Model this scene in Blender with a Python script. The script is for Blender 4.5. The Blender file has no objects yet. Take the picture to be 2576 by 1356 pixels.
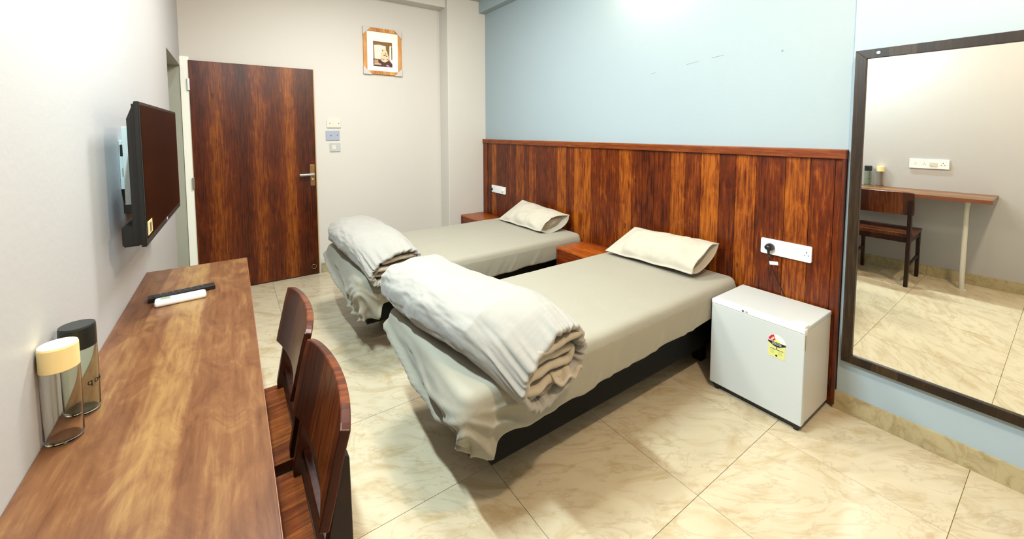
import bpy, bmesh, math, random
from mathutils import Vector, Matrix, noise
random.seed(4)
S = bpy.context.scene
COL = S.collection

# ------------------------------------------------------------------ camera
F, PX, PY = 1006.6, 1280.2, 395.4
yaw, pit, rol = 0.60649, 0.06439, -0.00144
cyw, syw = math.cos(yaw), math.sin(yaw)
fw = Vector((syw*math.cos(pit), cyw*math.cos(pit), -math.sin(pit)))
rt = Vector((cyw, -syw, 0)); up = rt.cross(fw)
R_ = rt*math.cos(rol) + up*math.sin(rol); U_ = -rt*math.sin(rol) + up*math.cos(rol)
cam = bpy.data.objects.new('camera', bpy.data.cameras.new('camera'))
COL.objects.link(cam)
m = Matrix((R_, U_, -fw)).transposed().to_4x4(); m.translation = Vector((0.342, 0, 1.4824))
cam.matrix_world = m
cam.data.sensor_width = 36; cam.data.lens = F/2576*36
cam.data.shift_x = (1288-PX)/2576; cam.data.shift_y = (PY-678)/2576
cam.data.clip_start = 0.02
S.camera = cam

# ------------------------------------------------------------------ world, lights, exposure
w = bpy.data.worlds.new('world'); S.world = w; w.use_nodes = True
w.node_tree.nodes['Background'].inputs[0].default_value = (1, 0.96, 0.9, 1)
w.node_tree.nodes['Background'].inputs[1].default_value = 0.03
def area(name, loc, direction, sx, sy, power, col, spread=180):
    l = bpy.data.lights.new(name, 'AREA'); l.shape = 'RECTANGLE'; l.size = sx; l.size_y = sy
    l.energy = power; l.color = col; l.spread = math.radians(spread)
    o = bpy.data.objects.new(name, l); COL.objects.link(o); o.location = loc
    o.rotation_euler = Vector(direction).to_track_quat('-Z', 'Y').to_euler()
    return o
def point(name, loc, r, power, col):
    l = bpy.data.lights.new(name, 'POINT'); l.shadow_soft_size = r; l.energy = power; l.color = col
    o = bpy.data.objects.new(name, l); COL.objects.link(o); o.location = loc
    return o
COOL = (0.74, 0.94, 1.0); WARM = (1.0, 0.80, 0.58)
area('tube_light', (0.24, 1.45, 2.68), (0.8, 0, -1), 0.6, 0.06, 50, COOL)
point('ceiling_bulb', (1.45, 0.02, 2.80), 0.05, 66, WARM)
point('wall_bulb', (2.84, 1.86, 2.74), 0.04, 11.0, (1.0, 0.80, 0.54))
area('far_fill_light', (1.2, 2.75, 3.02), (0, 0, -1), 0.5, 0.5, 36, (0.98, 0.98, 0.93))  # added soft fill to brighten the far end, not a fixture of the room
S.view_settings.view_transform = 'Standard'; S.view_settings.look = 'None'
S.view_settings.gamma = 1; S.view_settings.use_curve_mapping = False
S.view_settings.exposure = 1.03

# ------------------------------------------------------------------ materials
def srgb(r, g, b):
    f = lambda c: (c/255/12.92 if c/255 <= .04045 else ((c/255+.055)/1.055)**2.4)
    return (f(r), f(g), f(b), 1)
def mat(name, col=(.8, .8, .8, 1), rough=.5, metal=0, spec=.5):
    m = bpy.data.materials.new(name); m.use_nodes = True
    b = m.node_tree.nodes['Principled BSDF']
    b.inputs['Base Color'].default_value = col; b.inputs['Roughness'].default_value = rough
    b.inputs['Metallic'].default_value = metal; b.inputs['Specular IOR Level'].default_value = spec
    return m, m.node_tree, b
def N(nt, t, **k):
    n = nt.nodes.new(t)
    for a, v in k.items(): setattr(n, a, v)
    return n
def ramp(nt, stops, src=None, interp='LINEAR'):
    n = N(nt, 'ShaderNodeValToRGB'); n.color_ramp.interpolation = interp
    e = n.color_ramp.elements
    while len(e) < len(stops): e.new(0.5)
    for el, (p, c) in zip(e, stops): el.position = p; el.color = c
    if src: nt.links.new(src, n.inputs[0])
    return n
def mathn(nt, op, a, b=0.0, c=None):
    n = N(nt, 'ShaderNodeMath', operation=op)
    for i, v in enumerate((a, b) if c is None else (a, b, c)):
        if isinstance(v, (int, float)): n.inputs[i].default_value = v
        else: nt.links.new(v, n.inputs[i])
    return n.outputs[0]
def mix(nt, fac, a, b, mode='MIX'):
    n = N(nt, 'ShaderNodeMix', data_type='RGBA', blend_type=mode)
    for i, v in ((0, fac), (6, a), (7, b)):
        if isinstance(v, (int, float, tuple)): n.inputs[i].default_value = v
        else: nt.links.new(v, n.inputs[i])
    return n.outputs[2]
def noisen(nt, vec, scale, detail=4, rough=.5, dist=0):
    n = N(nt, 'ShaderNodeTexNoise'); nt.links.new(vec, n.inputs['Vector'])
    n.inputs['Scale'].default_value = scale; n.inputs['Detail'].default_value = detail
    n.inputs['Roughness'].default_value = rough; n.inputs['Distortion'].default_value = dist
    return n.outputs['Fac']
def mapping(nt, vec, scale=(1, 1, 1), loc=(0, 0, 0)):
    n = N(nt, 'ShaderNodeMapping'); nt.links.new(vec, n.inputs[0])
    n.inputs['Scale'].default_value = scale; n.inputs['Location'].default_value = loc
    return n.outputs[0]
def bump(nt, b, h, strength=.2, dist=.01):
    n = N(nt, 'ShaderNodeBump'); n.inputs['Strength'].default_value = strength; n.inputs['Distance'].default_value = dist
    nt.links.new(h, n.inputs['Height']); nt.links.new(n.outputs[0], b.inputs['Normal'])

def paint(name, col, col2=None, rough=.55):
    m, nt, b = mat(name, col, rough, 0, .3)
    tc = N(nt, 'ShaderNodeTexCoord').outputs['Object']
    f = noisen(nt, tc, 1.3, 3)
    c = mix(nt, f, col, col2 or tuple([x*.96 for x in col[:3]]+[1]))
    nt.links.new(c, b.inputs['Base Color'])
    bump(nt, b, noisen(nt, tc, 55, 3), .10, .004)
    return m
def wood(name, across, along, dark, mid, light, cell=9.0, rough=.3, use_tone=False, warp=.02, seed=0.0, contrast=1.0, rnd=0.0, tone_amt=.45, bands=None, bint='CONSTANT', streak=1.0, blot=.6):
    """laminate print: stripes of unequal width across the grain, streaks and small knots along it"""
    m, nt, b = mat(name, mid, rough, 0, .3)
    tc = N(nt, 'ShaderNodeTexCoord').outputs['Object']
    oi = N(nt, 'ShaderNodeObjectInfo')
    if rnd:
        va = N(nt, 'ShaderNodeVectorMath', operation='ADD'); nt.links.new(tc, va.inputs[0])
        sc = mathn(nt, 'MULTIPLY', oi.outputs['Random'], rnd)
        cb = N(nt, 'ShaderNodeCombineXYZ')
        for i in range(3): nt.links.new(sc, cb.inputs[i])
        nt.links.new(cb.outputs[0], va.inputs[1]); tc = va.outputs[0]
    sep = N(nt, 'ShaderNodeSeparateXYZ'); nt.links.new(tc, sep.inputs[0])
    ac = sep.outputs['XYZ'.index(across)]
    s = [1.0, 1.0, 1.0]; s['XYZ'.index(across)] = 5.0; s['XYZ'.index(along)] = .9
    wn = noisen(nt, mapping(nt, tc, tuple(s)), 3.0, 5, .6)
    acw = mathn(nt, 'ADD', ac, mathn(nt, 'MULTIPLY', mathn(nt, 'SUBTRACT', wn, .5), warp))
    v = N(nt, 'ShaderNodeTexVoronoi', voronoi_dimensions='1D'); v.inputs['Scale'].default_value = cell
    nt.links.new(mathn(nt, 'ADD', acw, seed), v.inputs['W'])
    sp = N(nt, 'ShaderNodeSeparateColor'); nt.links.new(v.outputs['Color'], sp.inputs[0])
    tone = sp.outputs[0]
    if bands:
        x0_, x1_, bl_ = bands
        mr_ = N(nt, 'ShaderNodeMapRange'); nt.links.new(acw, mr_.inputs[0]); mr_.inputs[1].default_value = x0_; mr_.inputs[2].default_value = x1_
        rp = ramp(nt, [(p_, (v_, v_, v_, 1)) for p_, v_ in bl_], mr_.outputs[0], bint)
        so_ = N(nt, 'ShaderNodeSeparateColor'); nt.links.new(rp.outputs[0], so_.inputs[0])
        tone = mathn(nt, 'ADD', mathn(nt, 'MULTIPLY', so_.outputs[0], .85), mathn(nt, 'MULTIPLY', tone, .15))
    if use_tone:
        so = N(nt, 'ShaderNodeSeparateColor'); nt.links.new(oi.outputs['Color'], so.inputs[0])
        tone = mathn(nt, 'ADD', mathn(nt, 'MULTIPLY', so.outputs[0], .8), mathn(nt, 'MULTIPLY', tone, .2))
    s2 = [1.0, 1.0, 1.0]; s2['XYZ'.index(across)] = 28.0; s2['XYZ'.index(along)] = 1.6
    st = noisen(nt, mapping(nt, tc, tuple(s2)), 3.2, 6, .65, .4)
    s3 = [1.0, 1.0, 1.0]; s3['XYZ'.index(across)] = 3.0; s3['XYZ'.index(along)] = 1.0
    bl = noisen(nt, mapping(nt, tc, tuple(s3), (3, 5, 1)), 5.0, 5, .7, 1.0)
    t = mathn(nt, 'ADD', mathn(nt, 'MULTIPLY', mathn(nt, 'SUBTRACT', tone, .5), tone_amt*contrast),
              mathn(nt, 'ADD', mathn(nt, 'MULTIPLY', mathn(nt, 'SUBTRACT', st, .5), streak),
                    mathn(nt, 'MULTIPLY', mathn(nt, 'SUBTRACT', bl, .5), blot)))
    t = mathn(nt, 'ADD', t, .5)
    r = ramp(nt, [(.12, dark), (.5, mid), (.88, light)], t)
    kv = N(nt, 'ShaderNodeTexVoronoi'); nt.links.new(mapping(nt, tc, tuple([4 if i != 'XYZ'.index(along) else 2.0 for i in range(3)])), kv.inputs['Vector'])
    kv.inputs['Scale'].default_value = 1.6
    kn = mathn(nt, 'LESS_THAN', mathn(nt, 'ADD', kv.outputs['Distance'], mathn(nt, 'MULTIPLY', bl, .12)), .14)
    c = mix(nt, mathn(nt, 'MULTIPLY', kn, .5), r.outputs[0], dark)
    nt.links.new(c, b.inputs['Base Color'])
    bump(nt, b, st, .12, .002)
    return m
def fabric(name, col, rough=.85, stripe=None, sheen=.2):
    m, nt, b = mat(name, col, rough, 0, .2)
    b.inputs['Sheen Weight'].default_value = sheen
    tc = N(nt, 'ShaderNodeTexCoord').outputs['Object']
    f = noisen(nt, tc, 5, 4)
    c = mix(nt, f, tuple([x*.93 for x in col[:3]]+[1]), col)
    nt.links.new(c, b.inputs['Base Color'])
    h = noisen(nt, tc, 14, 5, .6)
    if stripe:
        s = [1, 1, 1]; s['XYZ'.index(stripe)] = 60.0
        h = mathn(nt, 'ADD', mathn(nt, 'MULTIPLY', noisen(nt, mapping(nt, tc, tuple(s)), 1.6, 2), .5), h)
    bump(nt, b, h, .25, .008)
    return m
def marble(name, base, tan, vein, sc=1.0, rough=.2):
    m, nt, b = mat(name, base, rough, 0, .5)
    tc = N(nt, 'ShaderNodeTexCoord').outputs['Object']
    oi = N(nt, 'ShaderNodeObjectInfo')
    va = N(nt, 'ShaderNodeVectorMath', operation='ADD'); nt.links.new(tc, va.inputs[0])
    cb = N(nt, 'ShaderNodeCombineXYZ')
    r1 = mathn(nt, 'MULTIPLY', oi.outputs['Random'], 37.0); r2 = mathn(nt, 'MULTIPLY', oi.outputs['Random'], 91.0)
    nt.links.new(r1, cb.inputs[0]); nt.links.new(r2, cb.inputs[1]); nt.links.new(r1, cb.inputs[2])
    nt.links.new(cb.outputs[0], va.inputs[1]); v = va.outputs[0]
    rot = N(nt, 'ShaderNodeMapping'); nt.links.new(v, rot.inputs[0]); rot.inputs['Rotation'].default_value = (0, 0, .6)
    v = mapping(nt, rot.outputs[0], (1.0, 2.2, 1.5))
    a = noisen(nt, v, 3.2*sc, 8, .62, 1.6)
    d = noisen(nt, mapping(nt, v, (1, 1, 1), (7, 3, 2)), 1.8*sc, 6, .6, 2.0)
    ve = mathn(nt, 'ABSOLUTE', mathn(nt, 'SUBTRACT', d, .5))
    vr = ramp(nt, [(0, (1, 1, 1, 1)), (.022, (0, 0, 0, 1))], ve)
    r = ramp(nt, [(.32, tan), (.5, base), (.75, tuple([min(1, x*1.08) for x in base[:3]]+[1]))], a)
    c = mix(nt, mathn(nt, 'MULTIPLY', vr.outputs[0], .26), r.outputs[0], vein)
    nt.links.new(c, b.inputs['Base Color'])
    return m

M = {}
M['wall_cream'] = paint('cream_wall_paint', srgb(198, 193, 186))
M['wall_white'] = paint('off_white_wall_paint', srgb(176, 174, 174))
M['wall_blue'] = paint('pale_blue_wall_paint', srgb(150, 164, 170))
M['wall_pale'] = paint('pale_grey_blue_wall_paint', srgb(158, 173, 182))
M['ceiling'] = paint('white_ceiling_paint', srgb(183, 180, 172))
M['grey_reveal'] = paint('grey_stone_reveal', srgb(168, 170, 160), srgb(140, 142, 130), .4)
M['jamb'] = mat('white_gloss_paint', srgb(236, 236, 228), .35)[0]
M['grout'] = mat('tile_grout', srgb(158, 144, 112), .9)[0]
M['tile'] = marble('cream_marble_tile', srgb(188, 175, 149), srgb(173, 155, 121), srgb(138, 112, 74))
M['skirt'] = marble('tan_marble_skirting', srgb(169, 155, 120), srgb(144, 127, 89), srgb(120, 100, 64), 2.0, .35)
DK, MD, LT = srgb(38, 8, 2), srgb(94, 36, 6), srgb(156, 84, 22)
M['headboard'] = wood('walnut_laminate_plank', 'Y', 'Z', DK, MD, LT, 16, .33, True, .01, 0, 1.0, 0, .56, streak=1.2, blot=.8)
M['trim_wood'] = wood('walnut_trim', 'Z', 'Y', srgb(66, 24, 8), srgb(104, 46, 16), srgb(140, 76, 30), 22, .35, seed=2.)
M['trim_wood_z'] = wood('walnut_trim_upright', 'Y', 'Z', srgb(66, 24, 8), srgb(100, 44, 16), srgb(140, 76, 30), 22, .35, seed=2.)
M['door'] = wood('walnut_laminate_door', 'X', 'Z', srgb(42, 10, 2), srgb(86, 33, 6), srgb(138, 74, 17), 10.5, .34, warp=.045, seed=3.3, contrast=1.45, tone_amt=.5, bint='EASE', streak=1.15, bands=(.503-1.048, 1.048-.545-.0, [(0, .8), (.1, .2), (.22, .72), (.36, .3), (.43, .22), (.52, .68), (.645, .28), (.775, .75), (.9, .15)]))
M['desk'] = wood('desk_laminate', 'X', 'Y', srgb(72, 39, 20), srgb(102, 65, 39), srgb(132, 99, 59), 9.5, .3, warp=.05, seed=5.7, contrast=1.0, tone_amt=.62, streak=.6, blot=1.15, bint='LINEAR', bands=(-.19, .195, [(0, .30), (.2, .5), (.34, .42), (.40, .85), (.58, .9), (.63, .35), (.8, .45), (.92, .38)]))
M['desk_edge'] = mat('desk_edge_band', srgb(120, 66, 38), .5)[0]
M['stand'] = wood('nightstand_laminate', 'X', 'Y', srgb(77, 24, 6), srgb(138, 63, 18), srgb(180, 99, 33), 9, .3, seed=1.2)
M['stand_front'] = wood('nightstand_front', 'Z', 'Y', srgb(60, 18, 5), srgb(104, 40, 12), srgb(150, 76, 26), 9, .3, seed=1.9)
M['chair'] = wood('dark_sheesham', 'Y', 'Z', srgb(35, 10, 4), srgb(70, 27, 10), srgb(119, 59, 22), 8, .28, warp=.08, seed=.4, contrast=.7)
M['chair_seat'] = wood('sheesham_seat', 'Y', 'X', srgb(38, 13, 4), srgb(83, 35, 11), srgb(130, 70, 28), 8, .28, warp=.12, seed=.9)
M['chair_leg'] = wood('very_dark_wood', 'Y', 'Z', srgb(22, 5, 3), srgb(40, 13, 6), srgb(63, 25, 11), 12, .35)
M['base'] = mat('black_bed_base', srgb(6, 5, 4), .7, 0, .2)[0]
M['mirror_frame'] = wood('dark_mirror_frame', 'Y', 'Z', srgb(24, 15, 7), srgb(38, 25, 13), srgb(62, 46, 26), 20, .4)
M['mirror'] = mat('mirror_glass', (.93, .94, .90, 1), .0, 1)[0]
M['sheet'] = fabric('greige_cotton_sheet', srgb(148, 143, 128))
M['duvet'] = fabric('off_white_duvet_cotton', srgb(147, 143, 136), stripe='Y')
M['duvet_in'] = fabric('duvet_inner_fold', srgb(165, 154, 136))  # warm tan shade of the open ends is put into this colour
M['pillow'] = fabric('cream_pillowcase', srgb(180, 173, 158))
M['white_plastic'] = mat('white_plastic', srgb(224, 224, 224), .3)[0]
M['grey_plastic'] = mat('pale_grey_plastic', srgb(150, 156, 172), .4)[0]
M['off_plastic'] = mat('ivory_plastic', srgb(199, 195, 183), .4)[0]
M['fridge'] = mat('white_enamel', srgb(189, 194, 194), .28)[0]
M['fridge_side'] = mat('white_textured_enamel', srgb(195, 190, 181), .4)[0]
M['black'] = mat('black_plastic', srgb(16, 16, 16), .35)[0]
M['dark'] = mat('dark_hole', srgb(10, 9, 8), .8)[0]
M['screen'] = mat('tv_screen_glass', srgb(12, 6, 5), .12, 0, .06)[0]
M['silver'] = mat('brushed_silver', srgb(200, 200, 200), .3, 1)[0]
M['galv'] = mat('pale_steel_bracket', srgb(190, 205, 205), .45, .3)[0]
M['brass'] = mat('bronze_plate', srgb(150, 116, 76), .32, .9)[0]
M['oak'] = wood('oak_frame', 'X', 'Z', srgb(150, 92, 44), srgb(190, 130, 70), srgb(214, 160, 96), 30, .45)
M['card'] = mat('pale_card', srgb(191, 184, 179), .8)[0]
M['mat_board'] = mat('cream_mat_board', srgb(244, 240, 222), .7)[0]
def flat(name, rgb, rough=.6): 
    if name not in M: M[name] = mat(name, srgb(*rgb), rough)[0]
    return M[name]
def glassy(name, col, rough=.02, ior=1.2, tr=1.0):
    m, nt, b = mat(name, col, rough)
    b.inputs['Transmission Weight'].default_value = tr; b.inputs['IOR'].default_value = ior
    return m
M['clear'] = glassy('clear_amber_tint_plastic', (0.97, 0.93, 0.88, 1))
M['clear_green'] = glassy('clear_green_tint_plastic', (0.80, 0.86, 0.76, 1))

# ------------------------------------------------------------------ helpers
def wloc(o):
    v = Vector(o.location)
    while o.parent: o = o.parent; v += Vector(o.location)
    return v
def build(name, bm, m, parent=None, smooth=False, origin=None, recalc=True):
    """bm in world coordinates -> one mesh object"""
    if recalc: bmesh.ops.recalc_face_normals(bm, faces=bm.faces)
    if origin is None and parent is not None: origin = wloc(parent)
    origin = Vector(origin) if origin is not None else Vector((0, 0, 0))
    bmesh.ops.translate(bm, verts=bm.verts, vec=-origin)
    me = bpy.data.meshes.new(name); bm.to_mesh(me); bm.free()
    for mm in (m if isinstance(m, (list, tuple)) else [m]): me.materials.append(mm)
    if smooth:
        for p in me.polygons: p.use_smooth = True
    o = bpy.data.objects.new(name, me); COL.objects.link(o)
    if parent is not None:
        o.parent = parent; o.location = origin - wloc(parent)
    else: o.location = origin
    return o
def tag(o, label=None, cat=None, group=None, kind=None):
    if label: o['label'] = label
    if cat: o['category'] = cat
    if group: o['group'] = group
    if kind: o['kind'] = kind
    return o
def thing(name, loc, label, cat, group=None):
    o = bpy.data.objects.new(name, None); COL.objects.link(o); o.location = loc; o.empty_display_size = .05
    return tag(o, label, cat, group)
def add_box(bm, a, b, bev=0, seg=2):
    x0, y0, z0 = [min(p, q) for p, q in zip(a, b)]; x1, y1, z1 = [max(p, q) for p, q in zip(a, b)]
    vs = [bm.verts.new(c) for c in ((x0,y0,z0),(x1,y0,z0),(x1,y1,z0),(x0,y1,z0),(x0,y0,z1),(x1,y0,z1),(x1,y1,z1),(x0,y1,z1))]
    fs = [bm.faces.new([vs[i] for i in f]) for f in ((0,3,2,1),(4,5,6,7),(0,1,5,4),(1,2,6,5),(2,3,7,6),(3,0,4,7))]
    if bev:
        es = list({e for f in fs for e in f.edges})
        bmesh.ops.bevel(bm, geom=es, offset=bev, segments=seg, affect='EDGES', profile=.5)
    return vs
def box(name, a, b, m, parent=None, bev=0, seg=2, origin=None, smooth=False):
    bm = bmesh.new(); add_box(bm, a, b, bev, seg)
    return build(name, bm, m, parent, smooth, origin)
def add_cyl(bm, p0, p1, r0, r1=None, n=24, cap=True):
    p0, p1 = Vector(p0), Vector(p1); r1 = r0 if r1 is None else r1
    q = (p1-p0).to_track_quat('Z', 'Y')
    a = [bm.verts.new(p0+q@Vector((r0*math.cos(t), r0*math.sin(t), 0))) for t in [2*math.pi*i/n for i in range(n)]]
    b = [bm.verts.new(p1+q@Vector((r1*math.cos(t), r1*math.sin(t), 0))) for t in [2*math.pi*i/n for i in range(n)]]
    for i in range(n): bm.faces.new((a[i], a[(i+1) % n], b[(i+1) % n], b[i]))
    if cap: bm.faces.new(a[::-1]); bm.faces.new(b)
def cyl(name, p0, p1, r0, m, parent=None, r1=None, n=24, smooth=False):
    bm = bmesh.new(); add_cyl(bm, p0, p1, r0, r1, n)
    return build(name, bm, m, parent, smooth)
def add_tube(bm, pts, r, n=8):
    pts = [Vector(p) for p in pts]; rings = []
    for i, p in enumerate(pts):
        d = (pts[min(i+1, len(pts)-1)]-pts[max(i-1, 0)]).normalized(); q = d.to_track_quat('Z', 'Y')
        rings.append([bm.verts.new(p+q@Vector((r*math.cos(2*math.pi*k/n), r*math.sin(2*math.pi*k/n), 0))) for k in range(n)])
    for a, b in zip(rings, rings[1:]):
        for k in range(n): bm.faces.new((a[k], a[(k+1) % n], b[(k+1) % n], b[k]))
    bm.faces.new(rings[0][::-1]); bm.faces.new(rings[-1])
def add_lathe(bm, prof, c, n=40, cap=True):
    rings = [[bm.verts.new((c[0]+r*math.cos(2*math.pi*k/n), c[1]+r*math.sin(2*math.pi*k/n), c[2]+z)) for k in range(n)] for r, z in prof]
    for a, b in zip(rings, rings[1:]):
        for k in range(n): bm.faces.new((a[k], a[(k+1) % n], b[(k+1) % n], b[k]))
    if cap: bm.faces.new(rings[0][::-1]); bm.faces.new(rings[-1])
def prism(name, poly, fixed, axis, depth, m, parent=None, bev=0):
    """poly of 2-D points extruded along axis from 'fixed' by depth; the two coords are the other axes in order"""
    bm = bmesh.new(); others = [i for i in range(3) if i != axis]
    def P(p, d):
        c = [0, 0, 0]; c[others[0]] = p[0]; c[others[1]] = p[1]; c[axis] = d; return c
    a = [bm.verts.new(P(p, fixed)) for p in poly]; b = [bm.verts.new(P(p, fixed+depth)) for p in poly]
    n = len(poly); bm.faces.new(a[::-1]); bm.faces.new(b)
    for i in range(n): bm.faces.new((a[i], a[(i+1) % n], b[(i+1) % n], b[i]))
    bmesh.ops.recalc_face_normals(bm, faces=bm.faces)
    if bev: bmesh.ops.bevel(bm, geom=list(bm.edges), offset=bev, segments=2, affect='EDGES', profile=.5)
    return build(name, bm, m, parent)
def grid_mesh(bm, rows, closed_u=False):
    g = [[bm.verts.new(p) for p in r] for r in rows]
    for a, b in zip(g, g[1:]):
        n = len(a)
        for k in range(n if closed_u else n-1): bm.faces.new((a[k], a[(k+1) % n], b[(k+1) % n], b[k]))
    return g
def text(name, s, size, loc, xdir, zdir, m, parent, depth=.0004):
    cu = bpy.data.curves.new(name, 'FONT'); cu.body = s; cu.size = size; cu.extrude = depth
    cu.align_x = 'CENTER'; cu.align_y = 'CENTER'
    tmp = bpy.data.objects.new('tmp', cu); COL.objects.link(tmp)
    bpy.context.view_layer.update()
    me = bpy.data.meshes.new_from_object(tmp.evaluated_get(bpy.context.evaluated_depsgraph_get()))
    bpy.data.objects.remove(tmp); me.name = name; me.materials.clear(); me.materials.append(m)
    X, Y = Vector(xdir).normalized(), Vector(zdir).normalized(); Z = X.cross(Y)
    mt = Matrix((X, Y, Z)).transposed().to_4x4(); mt.translation = Vector(loc)-wloc(parent)
    me.transform(mt)
    o = bpy.data.objects.new(name, me); COL.objects.link(o); o.parent = parent
    return o
def copy_tree(o, parent=None, d=None):
    c = o.copy(); COL.objects.link(c)
    if parent: c.parent = parent
    if d: c.location = Vector(o.location)+Vector(d)
    for ch in [k for k in list(bpy.data.objects) if k.parent == o]: copy_tree(ch, c)
    return c
def fbm(x, y=0, z=0, o=4): return noise.fractal(Vector((x, y, z)), 1.0, 2.0, o)

# ------------------------------------------------------------------ room
W, L, H, YB = 2.958, 4.532, 3.06, -1.6
st = lambda o: tag(o, kind='structure')
floor = st(box('floor', (-.3, YB-.1, -.12), (W+.1, L+.1, -.006), M['grout']))
TS, G = .612, .0011
xs = [x for x in [1.238-TS*3+TS*k for k in range(0, 8)]]
ys = [.826-TS*4+TS*k for k in range(0, 12)]
cache = {}
for i in range(len(xs)-1):
    for j in range(len(ys)-1):
        a0, a1 = max(xs[i], -.3), min(xs[i+1], W+.02); b0, b1 = max(ys[j], YB), min(ys[j+1], L)
        if a1-a0 < .02 or b1-b0 < .02: continue
        key = (round(a1-a0, 3), round(b1-b0, 3))
        hx, hy = (a1-a0)/2-G, (b1-b0)/2-G
        if key not in cache:
            bm = bmesh.new(); add_box(bm, (-hx, -hy, -.012), (hx, hy, 0)); me = bpy.data.meshes.new('floor_tile'); 
            bmesh.ops.recalc_face_normals(bm, faces=bm.faces); bm.to_mesh(me); bm.free()
            me.materials.append(M['tile']); cache[key] = me
        o = bpy.data.objects.new('floor_tile', cache[key]); COL.objects.link(o); o.parent = floor
        o.location = ((a0+a1)/2, (b0+b1)/2, 0)
st(box('ceiling', (-.3, YB-.1, H), (W+.1, L+.1, H+.1), M['ceiling']))
# left wall with the recessed opening next to the far wall
bm = bmesh.new()
YO, ZO = 3.62, 2.06
add_box(bm, (-.15, YB-.1, -.006), (0, YO, H)); add_box(bm, (-.15, YO, ZO), (0, L, H))
st(build('wall_left', bm, M['wall_white']))
st(box('wall_recess', (-.3, YO-.1, -.006), (-.15, L, H), flat('recess_olive_paint', (150, 140, 96))))
st(box('trim_1', (-.15, L-.012, -.006), (-.004, L+.02, ZO), M['grey_reveal']))
st(box('wall_far', (-.3, L, -.12), (W+.1, L+.1, H), M['wall_cream']))
XC, YC = 2.463, 4.31
st(box('trim_2', (XC, YC, -.006), (W+.05, L, H), M['wall_cream'], bev=.006))          # corner column
st(box('trim_3', (0, L-.17, 2.93), (XC+.001, L, H), M['wall_cream'], bev=.005))         # beam over the far wall
YH = .695
wr = st(box('wall_right', (W+.017, YH, -.12), (W+.1, L, H), M['wall_blue']))
st(box('trim_4', (2.885, YH, 2.92), (W+.03, YC, H), M['wall_blue'], bev=.004))          # blue beam
wm = st(box('wall_mirror_side', (W, YB-.1, -.12), (W+.1, YH, H), M['wall_pale'], bev=.003))
st(box('wall_back', (-.3, YB-.1, -.12), (W+.1, YB, H), M['wall_cream']))
for (y0, z0, y1, z1) in ((1.622, 1.947, 1.53, 1.957), (1.44, 1.967, 1.358, 1.974), (1.905, 1.915, 1.86, 1.925)):
    prism('scratch', [(y0, z0), (y1, z1), (y1, z1-.003), (y0, z0-.003)], W+.0165, 0, .0008, flat('scratch_grey', (120, 130, 130)), wr)
cyl('plugged_hole', (W+.0165, 1.025, 1.944), (W+.018, 1.025, 1.944), .006, flat('scratch_grey', (120, 130, 130)), wr)
# skirting, in tile lengths
def skirting(name, axis, fixed, thick, a, b, z=.098, step=1.2, off=0):
    bb = bmesh.new()
    lo, hi = min(fixed, fixed+thick), max(fixed, fixed+thick)
    t2 = thick*.6; lo2, hi2 = min(fixed, fixed+t2), max(fixed, fixed+t2)
    if axis == 'y': add_box(bb, (lo2, a, 0), (hi2, b, z-.003))
    else: add_box(bb, (a, lo2, 0), (b, hi2, z-.003))
    root = st(build(name, bb, M['grout']))
    p = a
    first = True
    while p < b-.01:
        q = min(b, p+(step-off if first else step)); first = False
        if axis == 'y': box('skirting_tile', (lo, p+.001, .0005), (hi, q-.001, z), M['skirt'], root)
        else: box('skirting_tile', (p+.001, lo, .0005), (q-.001, hi, z), M['skirt'], root)
        p = q
skirting('baseboard_right', 'y', W+.001, -.013, YB+.02, YH+.012, off=.1)
skirting('baseboard_left', 'y', -.001, .012, YB+.02, YO)
skirting('baseboard_far', 'x', L+.001, -.012, 1.075, XC-.001)
skirting('baseboard_back', 'x', YB-.001, .012, .02, W-.02)

# ------------------------------------------------------------------ door
d = st(thing('door_1', (.55, L, 0), None, None))
box('door_frame', (-.002, L-.022, 0), (.062, L+.01, 2.14), M['jamb'], d, .003)
box('door_leaf', (.058, L-.032, .012), (1.048, L-.001, 2.109), M['door'], d, .002)
fr = box('door_edge_strip', (1.046, L-.026, .012), (1.056, L+.004, 2.112), flat('door_edge_tan', (170, 140, 84)), d, .001)
for z in (1.845, .972): 
    h = box('hinge', (.046, L-.040, z), (.062, L-.03, z+.105), M['silver'], d, .001)
pl = box('lock_plate', (.992, L-.036, .929), (1.036, L-.031, 1.146), M['brass'], d, .002)
cyl('lever_rose', (1.016, L-.036, 1.046), (1.016, L-.075, 1.046), .011, M['silver'], d)
bm = bmesh.new(); add_box(bm, (.888, L-.085, 1.036), (1.03, L-.066, 1.060), .006, 3)
build('lever_handle', bm, M['silver'], d, True)
cyl('thumb_turn', (1.012, L-.036, 1.0), (1.012, L-.058, 1.0), .011, M['silver'], d)
bm = bmesh.new()
for k in range(20):
    pass
add_tube(bm, [(1.0+.022*math.cos(2*math.pi*k/20), L-.036, .088+.022*math.sin(2*math.pi*k/20)) for k in range(21)], .004)
build('door_stopper_ring', bm, M['brass'], d, True)

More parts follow.
